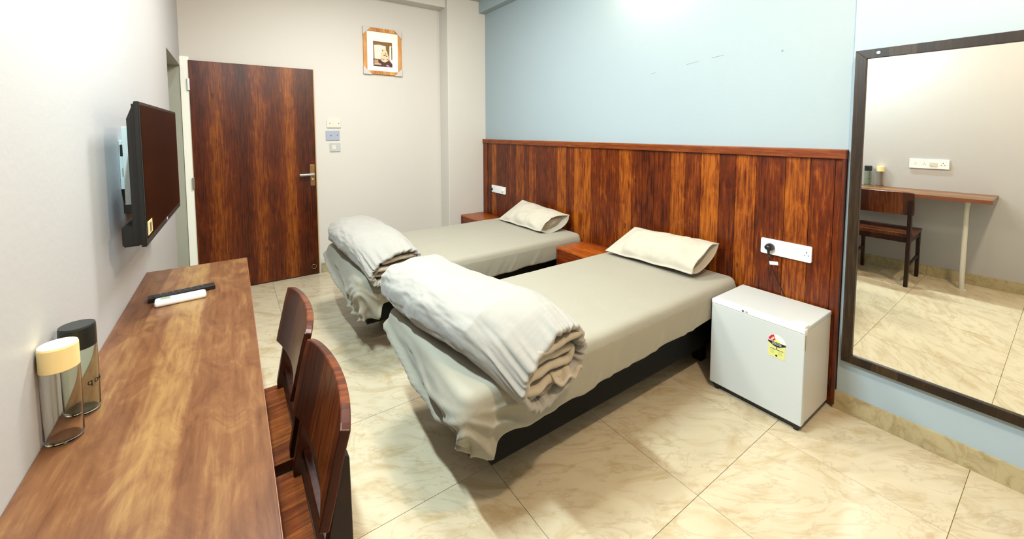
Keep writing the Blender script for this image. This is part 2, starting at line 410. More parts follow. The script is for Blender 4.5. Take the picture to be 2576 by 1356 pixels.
# ------------------------------------------------------------------ headboard
hb = thing('headboard', (2.95, 2.5, 0), 'long dark brown wooden plank headboard panel running along the pale blue wall', 'headboard')
HF = 2.945
box('backing', (2.957, .70, .02), (2.974, 4.305, 1.37), M['dark'], hb)
B = [4.216, 4.114, 4.015, 3.812, 3.609, 3.467, 3.381, 3.248, 3.079, 2.924, 2.8, 2.691, 2.479, 2.377, 2.295, 2.171, 2.042, 1.943, 1.839, 1.765, 1.699, 1.586, 1.474, 1.348, 1.247, 1.126, .971, .852, .742, .712]
T = [.3, .85, .22, .3, .62, .32, .62, .2, .3, .85, .35, .9, .45, .6, .35, .8, .3, .15, .3, .2, .85, .4, .95, .3, .8, .4, .85, .35, .45]
for k, t in enumerate(T):
    o = box('plank', (HF+random.uniform(-.0008, .0008), B[k+1]+.0013, .02), (2.96, B[k]-.0013, 1.338), M['headboard'], hb)
    o.color = (t, 0, 0, 1)
box('end_board', (2.936, 4.217, .02), (2.972, 4.306, 1.338), M['trim_wood_z'], hb, .002)
box('end_board', (2.930, .697, .02), (2.972, .711, 1.338), M['trim_wood_z'], hb, .002)
box('top_rail', (2.926, .696, 1.337), (2.974, 4.307, 1.386), M['trim_wood'], hb, .003)

# ------------------------------------------------------------------ switch boards and plugs
def rrect(y0, y1, z0, z1, r, n=5):
    p = []
    for cx, cz, a0 in ((y1-r, z1-r, 0), (y0+r, z1-r, 90), (y0+r, z0+r, 180), (y1-r, z0+r, 270)):
        for k in range(n+1):
            a = math.radians(a0+90*k/n); p.append((cx+r*math.cos(a), cz+r*math.sin(a)))
    return p
def socket_holes(root, x, y, z, s=1.0, dirx=-1):
    for dy, dz, r in ((0, .010, .0032), (-.009, -.006, .0026), (.009, -.006, .0026)):
        cyl('socket_hole', (x, y+dy*s, z+dz*s), (x+dirx*.0006, y+dy*s, z+dz*s), r*s, M['dark'], root, n=10)
sb = thing('switchboard', (2.94, .953, .80), 'wide white switchboard on the headboard above the white fridge', 'switch board')
prism('cover_plate', rrect(.825, 1.081, .756, .846, .007), 2.932, 0, .013, M['white_plastic'], sb, .0015)
for yy in (.985, .935, .885): box('rocker', (2.9305, yy-.019, .778), (2.934, yy+.019, .824), M['white_plastic'], sb, .001)
socket_holes(sb, 2.9322, .848, .80)
s2 = thing('switchboard', (2.94, 3.96, .79), 'small white switchboard low on the headboard behind the far bed', 'switch board')
prism('cover_plate', rrect(3.812, 4.105, .748, .834, .007), 2.932, 0, .013, M['white_plastic'], s2, .0015)
for yy in (3.98, 3.925): box('rocker', (2.9305, yy-.018, .77), (2.934, yy+.018, .812), M['white_plastic'], s2, .001)
cyl('fan_knob', (2.932, 3.86, .79), (2.918, 3.86, .79), .018, M['white_plastic'], s2, r1=.014)
def plug(name, y, z, label, pts, r=.021):
    p = thing(name, (2.93, y, z), label, 'plug')
    bm = bmesh.new()
    secs = [(2.931, 1.0), (2.922, 1.05), (2.908, .95), (2.895, .7), (2.888, .45)]
    rows = []
    for x, s in secs:
        rows.append([(x, y+s*r*1.05*math.cos(a)*(1.0 if math.sin(a) > 0 else 1.15), z+s*r*math.sin(a)) for a in [2*math.pi*k/18 for k in range(18)]])
    g = grid_mesh(bm, rows, True); bm.faces.new(g[0][::-1]); bm.faces.new(g[-1])
    build('plug_body', bm, M['black'], p, True)
    bm = bmesh.new(); add_cyl(bm, (2.905, y, z-.006), (2.906, y-.002, z-.042), .0085, .0055, 12)
    build('strain_relief', bm, M['black'], p, True)
    bm = bmesh.new(); add_tube(bm, pts, .0032); build('cord', bm, M['black'], p, True)
    return p
pg = plug('power_plug', 1.028, .802, 'black three pin plug with cord in the switchboard over the fridge',
     [(2.906, 1.026, .765), (2.91, 1.02, .72), (2.917, 1.0, .66), (2.925, .965, .58), (2.93, .93, .50), (2.931, .90, .40), (2.931, .80, .25), (2.931, .735, .17), (2.925, .712, .12)])
bm = bmesh.new(); add_box(bm, (2.903, .974, .706), (2.906, 1.019, .726), .0008)
bmesh.ops.rotate(bm, verts=bm.verts, cent=(2.905, .997, .715), matrix=Matrix.Rotation(math.radians(-9), 3, 'X'))
tag(build('cord_tag', bm, M['white_plastic'], pg), 'white paper tag on the cord')
plug('power_plug', 4.09, .785, 'small black plug in the switchboard behind the far bed',
     [(2.906, 4.09, .745), (2.912, 4.10, .68), (2.92, 4.12, .6), (2.93, 4.13, .52), (2.931, 4.135, .5)], .014)

# ------------------------------------------------------------------ nightstands
def nightstand(y0, y1, z1, label, x0=2.587):
    t = thing('nightstand', (2.78, (y0+y1)/2, 0), label, 'nightstand')
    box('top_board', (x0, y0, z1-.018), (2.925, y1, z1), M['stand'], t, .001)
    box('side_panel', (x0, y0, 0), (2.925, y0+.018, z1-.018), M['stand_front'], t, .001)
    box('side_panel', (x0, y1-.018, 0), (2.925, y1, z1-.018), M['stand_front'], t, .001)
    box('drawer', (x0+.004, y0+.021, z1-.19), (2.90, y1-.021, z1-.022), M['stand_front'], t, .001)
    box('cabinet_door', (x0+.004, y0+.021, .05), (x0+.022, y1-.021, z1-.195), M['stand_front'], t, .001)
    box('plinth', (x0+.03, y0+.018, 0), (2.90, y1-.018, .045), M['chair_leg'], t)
    return t
nightstand(2.115, 2.655-.13, .500, 'brown wooden nightstand between the two beds')
nightstand(3.66, 4.295, .470, 'brown wooden nightstand beyond the far bed by the corner column', 2.61)

# ------------------------------------------------------------------ beds
def perim(x0, x1, y0, y1, r, n):
    """n points round a rounded rectangle: list of (point, outward normal)"""
    segs = []
    for (ax, ay, bx, by, nx, ny) in ((x0+r, y0, x1-r, y0, 0, -1), (x1, y0+r, x1, y1-r, 1, 0), (x1-r, y1, x0+r, y1, 0, 1), (x0, y1-r, x0, y0+r, -1, 0)):
        segs.append(('l', ax, ay, bx, by, nx, ny))
    arcs = [(x1-r, y0+r, -90), (x1-r, y1-r, 0), (x0+r, y1-r, 90), (x0+r, y0+r, 180)]
    out = []
    for k, s in enumerate(segs):
        ln = math.hypot(s[3]-s[1], s[4]-s[2]); m = max(4, int(ln/n))
        for i in range(m):
            t = i/m; out.append((Vector((s[1]+(s[3]-s[1])*t, s[2]+(s[4]-s[2])*t)), Vector((s[5], s[6]))))
        cx, cy, a0 = arcs[k]; m = max(6, int(r*1.57/n*1.6))
        for i in range(m):
            a = math.radians(a0+90*i/m); nn = Vector((math.cos(a), math.sin(a)))
            out.append((Vector((cx, cy))+nn*r, nn))
    return out
def bed_sheet(name, x0, x1, y0, y1, zt, hem, tuck, droop, parent, seed, fold=1.0):
    P = perim(x0, x1, y0, y1, .06, .011)
    c = Vector(((x0+x1)/2, (y0+y1)/2)); rows = []
    for s in [0.02, .15, .3, .45, .6, .72, .82, .9, .96]:
        r = []
        for p, n in P:
            q = c+(p-n*.045-c)*s
            r.append((q.x, q.y, zt+droop(q.x, q.y)+.0035*fbm(q.x*3+seed, q.y*3)+.001*fbm(q.x*22, q.y*9, seed)))
        rows.append(r)
    rr = .042
    for a in (0, 15, 30, 45, 60, 75, 90):
        r = []
        for p, n in P:
            ar = math.radians(a); q = p-n*(rr-rr*math.sin(ar)+.003)
            r.append((q.x, q.y, zt+droop(q.x, q.y)-rr*(1-math.cos(ar))+.003*fbm(q.x*3+seed, q.y*3)))
        rows.append(r)
    K = 26
    for k in range(1, K+1):
        d = k/K; r = []
        for i, (p, n) in enumerate(P):
            h = hem(p.x, p.y)
            z0 = zt+droop(p.x, p.y)-rr
            z = z0+(h-z0)*d
            s = p.x*1.0+p.y*1.0
            along = p.x if abs(n.y) > .7 else p.y
            dcorner = math.hypot(p.x-x0, p.y-y0)            # bunched corner near the camera
            dc2 = math.hypot(p.x-x0, p.y-y1)
            e1 = math.exp(-(dcorner/.30)**2); e2 = math.exp(-(dc2/.22)**2)
            side = abs(n.y) > .7
            u = (p.y-y0)/(y1-y0)
            off = 0.0
            if n.x < -.15:
                # foot: sweeping folds that fall from the far corner to the bunched near corner
                wgt = min(1, -n.x*1.2)
                for (c0, pw, amp, wd, k0) in ((.16, 1.35, .075, .055, .98), (.40, 1.1, .055, .045, 1.0), (.62, 1.0, .060, .045, 1.08), (-.05, 2.2, .016, .05, .75)):
                    dc = c0+(k0-c0)*(max(0, 1-u)**pw)+.025*fbm(p.y*4, seed, c0)
                    e_ = (d-dc)/wd
                    off += wgt*fold*amp*(math.exp(-e_*e_) if e_ < 0 else math.exp(-(e_*2.2)**2))*(.3+.7*math.exp(-((u-.42)/.42)**2))
                off += wgt*.012*fbm(p.y*3, d*2, seed)
                # short upright creases at the far corner
                off += wgt*.008*max(0, 1-abs(math.sin(u*16+d*4))*1.6)*math.exp(-((u-.93)/.10)**2)*min(1, d*2)
            # creases fanning out of the near corner
            ang = math.atan2(d*.30, dcorner+.02)
            off += fold*.060*e1*min(1, d*1.4)*((1-abs(math.sin(ang*8.5+fbm(p.x*3, p.y*3, seed)*1.5)))**1.6-.35)
            ang2 = math.atan2(d*.30, dc2+.02)
            off += fold*.010*e2*d*math.sin(ang2*13+fbm(p.x*3, p.y*3, seed)*2)
            if side:
                off += .006*d*fbm(p.x*5+seed, d*.6, 2)+.009*d*max(0, 1-abs(fbm(p.x*2.6+d*.25, seed, 6))*9)
            off += .020*math.sin(math.pi*min(1, d*1.05))*(.35+e1)*(.5 if side else 1) - tuck(p.x, p.y)*max(0, d-.25)**1.2
            if d > .93: off -= .012*(d-.93)/.07
            q = p+n*off
            r.append((q.x, q.y, z+.006*fbm(along*5, seed, 8, 2)*d))
        rows.append(r)
    # hem turned under the mattress
    last = rows[-1]
    for ins in (.015, .06):
        rows.append([(x-n.x*ins, y-n.y*ins, z+.006) for (x, y, z), (p, n) in zip(last, P)])
    bm = bmesh.new(); g = grid_mesh(bm, rows, True); bm.faces.new(g[0])
    for _ in range(2): bmesh.ops.smooth_vert(bm, verts=[v for r in g[10:] for v in r], factor=.5, use_axis_x=True, use_axis_y=True, use_axis_z=True)
    return build(name, bm, M['sheet'], parent, True)
def bed(label, x0, x1, y0, y1, zt, hem, tuck, droop, seed, fx, fz0, fz1, flabel, slabel):
    t = thing('bed', ((x0+x1)/2, (y0+y1)/2, 0), label, 'bed')
    box('bed_frame', (fx, y0+.085, fz0), (x1-.01, y1-.07, fz1), M['base'], t, .004)
    for lx, ly in ((fx+.28, y0+.25), (fx+.28, y1-.3), (x1-.15, y0+.15), (x1-.15, y1-.2)):
        box('leg', (lx, ly, 0), (lx+.06, ly+.06, fz0), M['base'], t, .002)
    bm = bmesh.new(); add_box(bm, (x0+.05, y0+.05, fz1-.01), (x1-.03, y1-.05, zt-.045), .02, 3)
    build('mattress', bm, M['sheet'], t, True)
    s = bed_sheet('bed_sheet', x0, x1, y0, y1, zt, hem, tuck, droop, None, seed)
    s.location = (0, 0, 0)
    # re-origin to the bed
    off = wloc(t); s.data.transform(Matrix.Translation(-off)); s.parent = t; s.location = (0, 0, 0)
    return t
def hem_near(x, y):
    h = .325+.05*max(0, min(1, (x-1.1)/1.6))
    e = math.exp(-(math.hypot(x-1.0, y-1.17)/.38)**2)
    if x < 1.1: h = .285-.02*(2.05-y)/.9
    return h-.020*e+.010*fbm(x*4, y*4, 2, 2)
def droop_near(x, y): return -.030*math.exp(-(math.hypot(x-1.0, y-1.17)/.30)**2)
bed('bed nearest the camera with greige fitted sheet on a black base', .975, 2.925, 1.190, 2.055, .57, hem_near,
    lambda x, y: .16*max(0, 1-(x-.975)/.12), droop_near, 1.3, 1.14, .16, .36, '', '')
def hem_far(x, y):
    h = .36
    if x < 1.1: h = .295-.03*math.exp(-((y-2.65)/.3)**2)
    return h+.009*fbm(x*4, y*4, 5, 2)+.03*max(0, min(1, (x-2.0)/.8))
bed('far bed beside the cream wall with greige fitted sheet on a black base', .955, 2.925, 2.545, 3.57, .56, hem_far,
    lambda x, y: .10*max(0, 1-(x-.955)/.12), lambda x, y: 0, 4.1, 1.03, .215, .38, '', '')

# rolled duvets
def lerp_st(S_, t):
    for a, b in zip(S_, S_[1:]):
        if t <= b[0]:
            k = (t-a[0])/(b[0]-a[0]); k = k*k*(3-2*k) if False else k
            return [p+(q-p)*k for p, q in zip(a[1:], b[1:])]
    return list(S_[-1][1:])
def duvet(label, S_, seed, nlay, group, flaps=True):
    root_loc = (S_[1][1], S_[1][2], S_[1][3])
    NT, NA = 150, 150; rows = []
    ref = {}
    def frame(t):
        cx, cy, cz, a, b, tl = lerp_st(S_, t); tl = math.radians(tl)
        U = Vector((math.cos(tl), 0, math.sin(tl))); V = Vector((-math.sin(tl), 0, math.cos(tl)))
        return Vector((cx, cy, cz)), U, V, a, b
    for i in range(NT+1):
        t = i/NT
        C, U, V, a, b = frame(t)
        cap = min(1, (1-(1-min(1, t/.10))**2.4))**.5 if t < .10 else 1
        cap = max(cap, .02)
        endw = max(0, (t-.80)/.20)
        r = []
        for k in range(NA):
            th = 2*math.pi*k/NA; ct, sn = math.cos(th), math.sin(th)
            ex = 2/2.5
            px = a*math.copysign(abs(ct)**ex, ct); pv = b*math.copysign(abs(sn)**ex, sn)
            w_ = .009*fbm(ct*1.2+seed, sn*1.2, t*3.2)+.0026*fbm(ct*4+seed, sn*4, t*9)
            # pucker lines running off the folded end
            w_ += endw**1.6*(.005*math.sin(th*19+5*fbm(ct*2, sn*2, seed)+t*6)+.004*fbm(ct*6, sn*6, t*2+seed))
            w_ += .003*math.sin(th*11+t*9+seed)*(math.exp(-((t-.05)/.08)**2))
            s = (1+w_/.12)*cap
            # outer end dips and frays a little
            yy = -.012*fbm(ct*3+seed, sn*3, 9)*endw
            q = C+U*px*s+V*pv*s+Vector((0, yy, 0))
            r.append(q)
        rows.append(r)
    # rim turned inward at the open end
    C, U, V, a, b = frame(1.0)
    for ins, dy in ((.006, -.006), (.018, -.004), (.026, .012), (.030, .06)):
        rows.append([q+(C-q).normalized()*ins+Vector((0, dy, 0)) for q in rows[NT]])
    bm = bmesh.new(); g = grid_mesh(bm, rows, True); bm.faces.new(g[0])
    o = build('duvet', bm, M['duvet'], None, True, origin=root_loc)
    tag(o, label, 'duvet', group)
    # the folded layers seen at the open end: one cloth zigzagging to and fro
    C, U, V, a, b = frame(.985)
    tl_ = math.atan2(U.z, U.x); sn_, cs_ = math.sin(tl_), math.cos(tl_)
    hz = math.sqrt((a*sn_)**2+(b*cs_)**2); shear = (a*a-b*b)*sn_*cs_/hz**2; hx = a*b/hz
    U = Vector((1, 0, .06)); V = Vector((0, 0, 1))
    a_, b_ = hx, hz
    path = []
    for k in range(nlay):
        v0 = -b_*.80+b_*1.60*k/(nlay-1)
        half = a_*.78*math.sqrt(max(.16, 1-(v0/(b_*1.04))**2))
        rng = [j/14 for j in range(15)]
        if k % 2: rng = rng[::-1]
        for j in rng:
            u = shear*v0-half+2*half*j
            path.append((u, v0+.005*math.sin(j*5+k*1.9+seed)+.005*fbm(j*2.2, k, seed)))
        if k < nlay-1:
            sgn = 1 if k % 2 == 0 else -1
            v1 = -b_*.80+b_*1.60*(k+1)/(nlay-1)
            path.append((shear*(v0+v1)/2+sgn*(half+.003), (v0+v1)/2))
    a, b = a_, b_
    rows2 = []
    ny = 7
    for iy in range(ny):
        dy = .13*iy/(ny-1)
        r = []
        for j, (u, v) in enumerate(path):
            k = j//16
            front = .014*math.sin(k*2.3+seed)+.012*fbm(j*.16, seed, 1) if iy == 0 else 0
            q = C+U*u+V*(v+.004*fbm(j*.3, iy*.7, seed))+Vector((0, -.004+dy+front*(1-iy/(ny-1)), 0))
            r.append(q)
        rows2.append(r)
    bm = bmesh.new(); grid_mesh(bm, rows2)
    f = build('folded_layers', bm, M['duvet_in'], o, True, recalc=False)
    md = f.modifiers.new('thick', 'SOLIDIFY'); md.thickness = .66*b*1.6/(nlay-1); md.offset = 0; md.use_rim = True
    sm = f.modifiers.new('smooth', 'SUBSURF'); sm.levels = 1; sm.render_levels = 1
    f['label'] = 'folded layers at the open end, tan shade put into their colour'
    if flaps:
        for (u0, u1, v0, ln, ph) in ((-a*.05, a*1.02, -b*.36, .040, 0),):
            rows3 = []
            for iy in range(9):
                e = iy/8; r = []
                for j in range(22):
                    k = j/21; u = u0+(u1-u0)*k
                    r.append(C+U*(u+.004*math.sin(e*5+ph))+V*(v0+.012*math.sin(k*14+ph+e*2)*e-.02*e*e)+Vector((0, .05-e*(.05+ln*(.7+.3*math.sin(k*4+ph))), 0)))
                rows3.append(r)
            bm = bmesh.new(); grid_mesh(bm, rows3)
            fl = build('loose_edge', bm, M['duvet_in'], o, True, recalc=False)
            md = fl.modifiers.new('thick', 'SOLIDIFY'); md.thickness = .008; md.offset = 0
    return o
#            t    cx     cy    cz    a     b    tilt
duvet('thick off-white duvet rolled up across the foot of the nearest bed',
      [(0, 1.13, 2.09, .690, .195, .115, 0), (.25, 1.145, 1.86, .695, .200, .122, 0), (.55, 1.18, 1.55, .697, .200, .122, 2),
       (.78, 1.235, 1.31, .690, .192, .118, 9), (.9, 1.275, 1.19, .655, .180, .114, 24), (1, 1.31, 1.085, .605, .172, .108, 38)], 1.7, 6, 'rolled duvets on the beds')
duvet('rolled off-white duvet across the foot of the far bed',
      [(0, 1.13, 3.50, .675, .190, .105, 0), (.3, 1.14, 3.22, .682, .198, .116, 0), (.7, 1.15, 2.80, .680, .195, .113, 3),
       (.88, 1.165, 2.60, .655, .180, .105, 12), (1, 1.18, 2.47, .615, .168, .090, 20)], 5.2, 5, 'rolled duvets on the beds', False)

# pillows: a case with flat piped borders, open at the end facing the camera
def pillow(label, c00, c10, c01, c11, up_t, dn_t, seed, mouth):
    """c00 front/closed end, c10 front/open end, c01 back/closed, c11 back/open"""
    c00, c10, c01, c11 = map(Vector, (c00, c10, c01, c11))
    NU, NV = 64, 40
    nrm = ((c10-c00).cross(c01-c00)).normalized()
    if nrm.z < 0: nrm = -nrm
    def base(u, v): return c00*(1-u)*(1-v)+c10*u*(1-v)+c01*(1-u)*v+c11*u*v
    def th(u, v):
        fl = .045
        uu = min(1, max(0, (u-fl)/(1-fl)))
        vv = min(1, max(0, (v-fl)/(1-2*fl)))
        a_ = (1-abs(2*vv-1)**2.3)**.62 if 0 < vv < 1 else 0
        if uu < .5: b_ = (1-(1-2*uu)**2.6)**.55 if uu > 0 else 0
        else:
            e = (1-abs(2*uu-1)**4.0)**.8
            b_ = max(e, mouth*(1 if uu > .75 else 0))
            b_ = e+(mouth-e)*max(0, min(1, (uu-.80)/.17)) if uu > .80 else e
        return a_*b_
    rows = []
    for i in range(NU+1):
        u = i/NU; ring = []
        for j in range(NV+1):
            v = j/NV; t = th(u, v)
            wr_ = (.009*fbm(u*6+seed, v*3)+.005*fbm(u*16+seed, v*5, 2)+.006*math.sin(u*22+v*7+seed)*math.exp(-((v-.12)/.2)**2)+.012*max(0, u-.8)*math.sin(v*9+seed)*5*.4)*min(1, t*2.5)
            ring.append(base(u, v)+nrm*(up_t*t+wr_+.0015+.004*math.sin(u*17+seed)*(1-min(1, t*6))))
        for j in range(NV-1, 0, -1):
            v = j/NV; t = th(u, v)
            ring.append(base(u, v)-nrm*(dn_t*t+.0015-.004*math.sin(u*17+seed)*(1-min(1, t*6)))+nrm*.004*fbm(u*5, v*4, seed)*t)
        rows.append(ring)
    # inside of the mouth
    last = rows[-1]; cm = sum(last, Vector())/len(last); du = (c10-c00+c11-c01)*.5
    rows.append([q+(cm-q)*.06-du*.006 for q in last])
    rows.append([q+(cm-q)*.12-du*.04 for q in last])
    rows.append([q+(cm-q)*.25-du*.09 for q in last])
    bm = bmesh.new(); g = grid_mesh(bm, rows, True); bm.faces.new(g[0])
    o = build('pillow', bm, M['pillow'], None, True, origin=(c00+c10+c01+c11)/4)
    tag(o, label, 'pillow', 'cream pillows on the beds')
    rb = []
    for i, s_ in enumerate((.80, .62, .3, .04)):
        rb.append([cm+(q-cm)*s_-du*(.085-.03*i*.5+.0) for q in last])
    bm = bmesh.new(); g = grid_mesh(bm, rb, True); bm.faces.new(g[-1])
    ip = build('inner_cushion', bm, M['duvet_in'], o, True); ip['label'] = 'inner cushion seen through the open case end, tan shade put into its colour'
    return o
pillow('cream pillow leaning on the headboard at the head of the nearest bed',
       (2.600, 2.00, .592), (2.630, 1.335, .606), (2.845, 1.925, .752), (2.878, 1.300, .768), .070, .085, .6, .60)
pillow('cream pillow with open case end at the head of the far bed',
       (2.585, 3.42, .578), (2.600, 2.76, .578), (2.850, 3.36, .760), (2.875, 2.665, .712), .066, .080, 2.6, .95)

# ------------------------------------------------------------------ fridge
fx0, fy0, fw_, fd, fz0, fz1 = 2.572, .720, .455, .356, .036, .530
fr = thing('mini_fridge', (fx0+.2, fy0+fw_/2, 0), 'small white single door fridge standing against the headboard beside the nearest bed', 'fridge')
bm = bmesh.new(); add_box(bm, (fx0+.042, fy0+.004, fz0), (fx0+fd, fy0+fw_-.004, fz1-.004), .004); build('cabinet', bm, M['fridge_side'], fr)
bm = bmesh.new(); add_box(bm, (fx0+.03, fy0+.002, fz1-.022), (fx0+fd, fy0+fw_-.002, fz1), .004); build('top_cover', bm, M['fridge'], fr)
bm = bmesh.new(); add_box(bm, (fx0, fy0, fz0+.002), (fx0+.036, fy0+fw_, fz1-.024), .005, 3); dr = build('door', bm, M['fridge'], fr)
box('gasket', (fx0+.036, fy0+.012, fz0+.012), (fx0+.042, fy0+fw_-.012, fz1-.03), M['grey_plastic'], dr)
bm = bmesh.new(); add_box(bm, (fx0-.002, fy0, fz1-.026), (fx0+.034, fy0+fw_, fz1-.002), .005, 3); build('handle_rail', bm, M['white_plastic'], dr)
bm = bmesh.new(); add_box(bm, (fx0+.012, fy0+.004, fz1-.004), (fx0+.062, fy0+.060, fz1+.010), .006, 3); build('hinge_cover', bm, M['white_plastic'], fr)
box('door_side_strip', (fx0+.006, fy0-.0008, fz1-.11), (fx0+.012, fy0+.001, fz1-.035), flat('ochre_strip', (150, 116, 50)), dr)
for yy, xx in ((fy0+.03, fx0+.03), (fy0+fw_-.03, fx0+.03), (fy0+.03, fx0+fd-.03), (fy0+fw_-.03, fx0+fd-.03)):
    cyl('foot', (xx, yy, 0), (xx, yy, fz0+.003), .013, M['black'], fr, n=16)
box('base_grille', (fx0+.02, fy0+.01, .014), (fx0+fd-.01, fy0+fw_-.01, fz0+.001), M['black'], fr)
Y_ = fy0
by = 1.005
cyl('logo_disc', (fx0-.002, by, fz1-.0135), (fx0-.003, by, fz1-.0135), .0055, flat('logo_grey', (70, 70, 74)), dr, n=20)
text('logo_letters', 'LG', .011, (fx0-.0030, by-.018, fz1-.0135), (0, -1, 0), (0, 0, 1), flat('logo_grey', (70, 70, 74)), dr)
# energy label
xl = fx0-.0006
def lab(name, poly, col, depth=.0003, lift=0): return prism(name, poly, xl-lift, 0, -depth, flat(col[0], col[1]), es)
es = box('energy_sticker', (xl+.0005, .800, .334), (xl-.0002, .876, .410), flat('sticker_yellow', (204, 204, 132)), dr)
def arc(cy, cz, r, a0, a1, n=16): return [(cy+r*math.cos(math.radians(a0+(a1-a0)*k/n)), cz+r*math.sin(math.radians(a0+(a1-a0)*k/n))) for k in range(n+1)]
cyy, czz = .838, .414
lab('sticker_dome', arc(cyy, czz, .040, 0, 180), ('sticker_pale', (214, 224, 214)), .0003, .0002)
lab('sticker_red', arc(cyy, czz, .038, 118, 0, 2)[:0]+[(cyy, czz)]+arc(cyy, czz, .039, 10, 68, 8), ('sticker_red', (190, 14, 30)), .0003, .0006)
lab('sticker_hub', arc(cyy, czz, .014, 0, 180), ('sticker_lime', (206, 214, 96)), .0003, .0010)
lab('sticker_band', [(cyy-.040, czz+.001), (cyy+.040, czz+.001), (cyy+.040, czz-.006), (cyy+.010, czz-.022), (cyy-.010, czz-.022), (cyy-.040, czz-.006)], ('sticker_black', (24, 18, 18)), .0003, .0010)
for a in (26, 50):
    sy, sz = cyy+.025*math.cos(math.radians(a)), czz+.025*math.sin(math.radians(a))
    pts = []
    for k in range(10):
        r_ = .007 if k % 2 == 0 else .003; an = math.radians(90+36*k); pts.append((sy+r_*math.cos(an), sz+r_*math.sin(an)))
    lab('sticker_star', pts, ('sticker_pink', (250, 214, 210)), .0003, .0010)
text('sticker_heading', 'MORE STARS', .0075, (xl-.0016, cyy, czz-.005), (0, -1, 0), (0, 0, 1), flat('sticker_pale', (214, 224, 214)), es)
text('sticker_heading', 'MORE SAVINGS', .0060, (xl-.0016, cyy, czz-.012), (0, -1, 0), (0, 0, 1), flat('sticker_pale', (214, 224, 214)), es)
lab('sticker_rule', [(.808, .378), (.868, .378), (.868, .3755), (.808, .3755)], ('sticker_black', (24, 18, 18)), .0003, .0003)
for k in range(4):
    z = .371-.005*k
    lab('sticker_line', [(.848, z), (.866, z), (.866, z-.002), (.848, z-.002)], ('sticker_lime2', (176, 184, 70)), .0003, .0003)
    lab('sticker_line', [(.812, z), (.832, z), (.832, z-.002), (.812, z-.002)], ('sticker_lime2', (176, 184, 70)), .0003, .0003)
lab('sticker_stamp', arc(cyy, .346, .0055, 0, 360, 6)[:-1], ('sticker_black', (24, 18, 18)), .0003, .0003)
text('sticker_digit', '8', .012, (xl-.001, cyy, czz-.029), (0, -1, 0), (0, 0, 1), flat('sticker_black', (24, 18, 18)), es)

# ------------------------------------------------------------------ mirror, leaning out a little at its top
mz0, mz1, my0, my1 = .283, 1.877, .040, .674
mr = thing('wall_mirror', (W-.02, (my0+my1)/2, mz0), 'tall mirror in a dark wooden frame on the pale wall right of the fridge', 'mirror')
mx = W-.024
fwid = .043
box('glass', (mx+.004, my0+.03, mz0+.03), (mx+.009, my1-.03, mz1-.03), M['mirror'], mr)
prism('frame_rail', [(my0, mz1), (my1, mz1), (my1-fwid, mz1-fwid), (my0+fwid, mz1-fwid)], mx-.008, 0, .030, M['mirror_frame'], mr, .0015)
prism('frame_rail', [(my0, mz0), (my1, mz0), (my1-fwid, mz0+fwid), (my0+fwid, mz0+fwid)], mx-.008, 0, .030, M['mirror_frame'], mr, .0015)
prism('frame_stile', [(my0, mz0), (my0, mz1), (my0+fwid, mz1-fwid), (my0+fwid, mz0+fwid)], mx-.008, 0, .030, M['mirror_frame'], mr, .0015)
prism('frame_stile', [(my1, mz0), (my1, mz1), (my1-fwid, mz1-fwid), (my1-fwid, mz0+fwid)], mx-.008, 0, .030, M['mirror_frame'], mr, .0015)
cyl('screw', (mx-.008, .588, mz1-.02), (mx-.011, .588, mz1-.02), .007, M['silver'], mr, n=16)
cyl('screw', (mx-.008, .357, mz0+.02), (mx-.011, .357, mz0+.02), .006, M['mirror_frame'], mr, n=16)
mr.rotation_euler = (0, -.0125, 0)

# ------------------------------------------------------------------ desk
DZ = .84
dk = thing('wall_desk', (.19, 1.4, 0), 'long narrow wood-grain desk top along the left wall on white pipe legs', 'desk')
box('desk_top', (.001, .411, DZ-.032), (.385, 2.421, DZ), M['desk'], dk, .0012)
box('edge_band', (.3845, .412, DZ-.031), (.3862, 2.420, DZ-.0012), M['desk_edge'], dk)
for yy in (.565, 2.26):
    lg = cyl('leg', (.25, yy, .006), (.25, yy, DZ-.075), .017, M['off_plastic'], dk, n=20, smooth=False)
    cyl('collar', (.25, yy, DZ-.08), (.25, yy, DZ-.032), .022, M['off_plastic'], lg, n=20)
    cyl('foot_flange', (.25, yy, 0), (.25, yy, .008), .032, M['off_plastic'], lg, n=20)

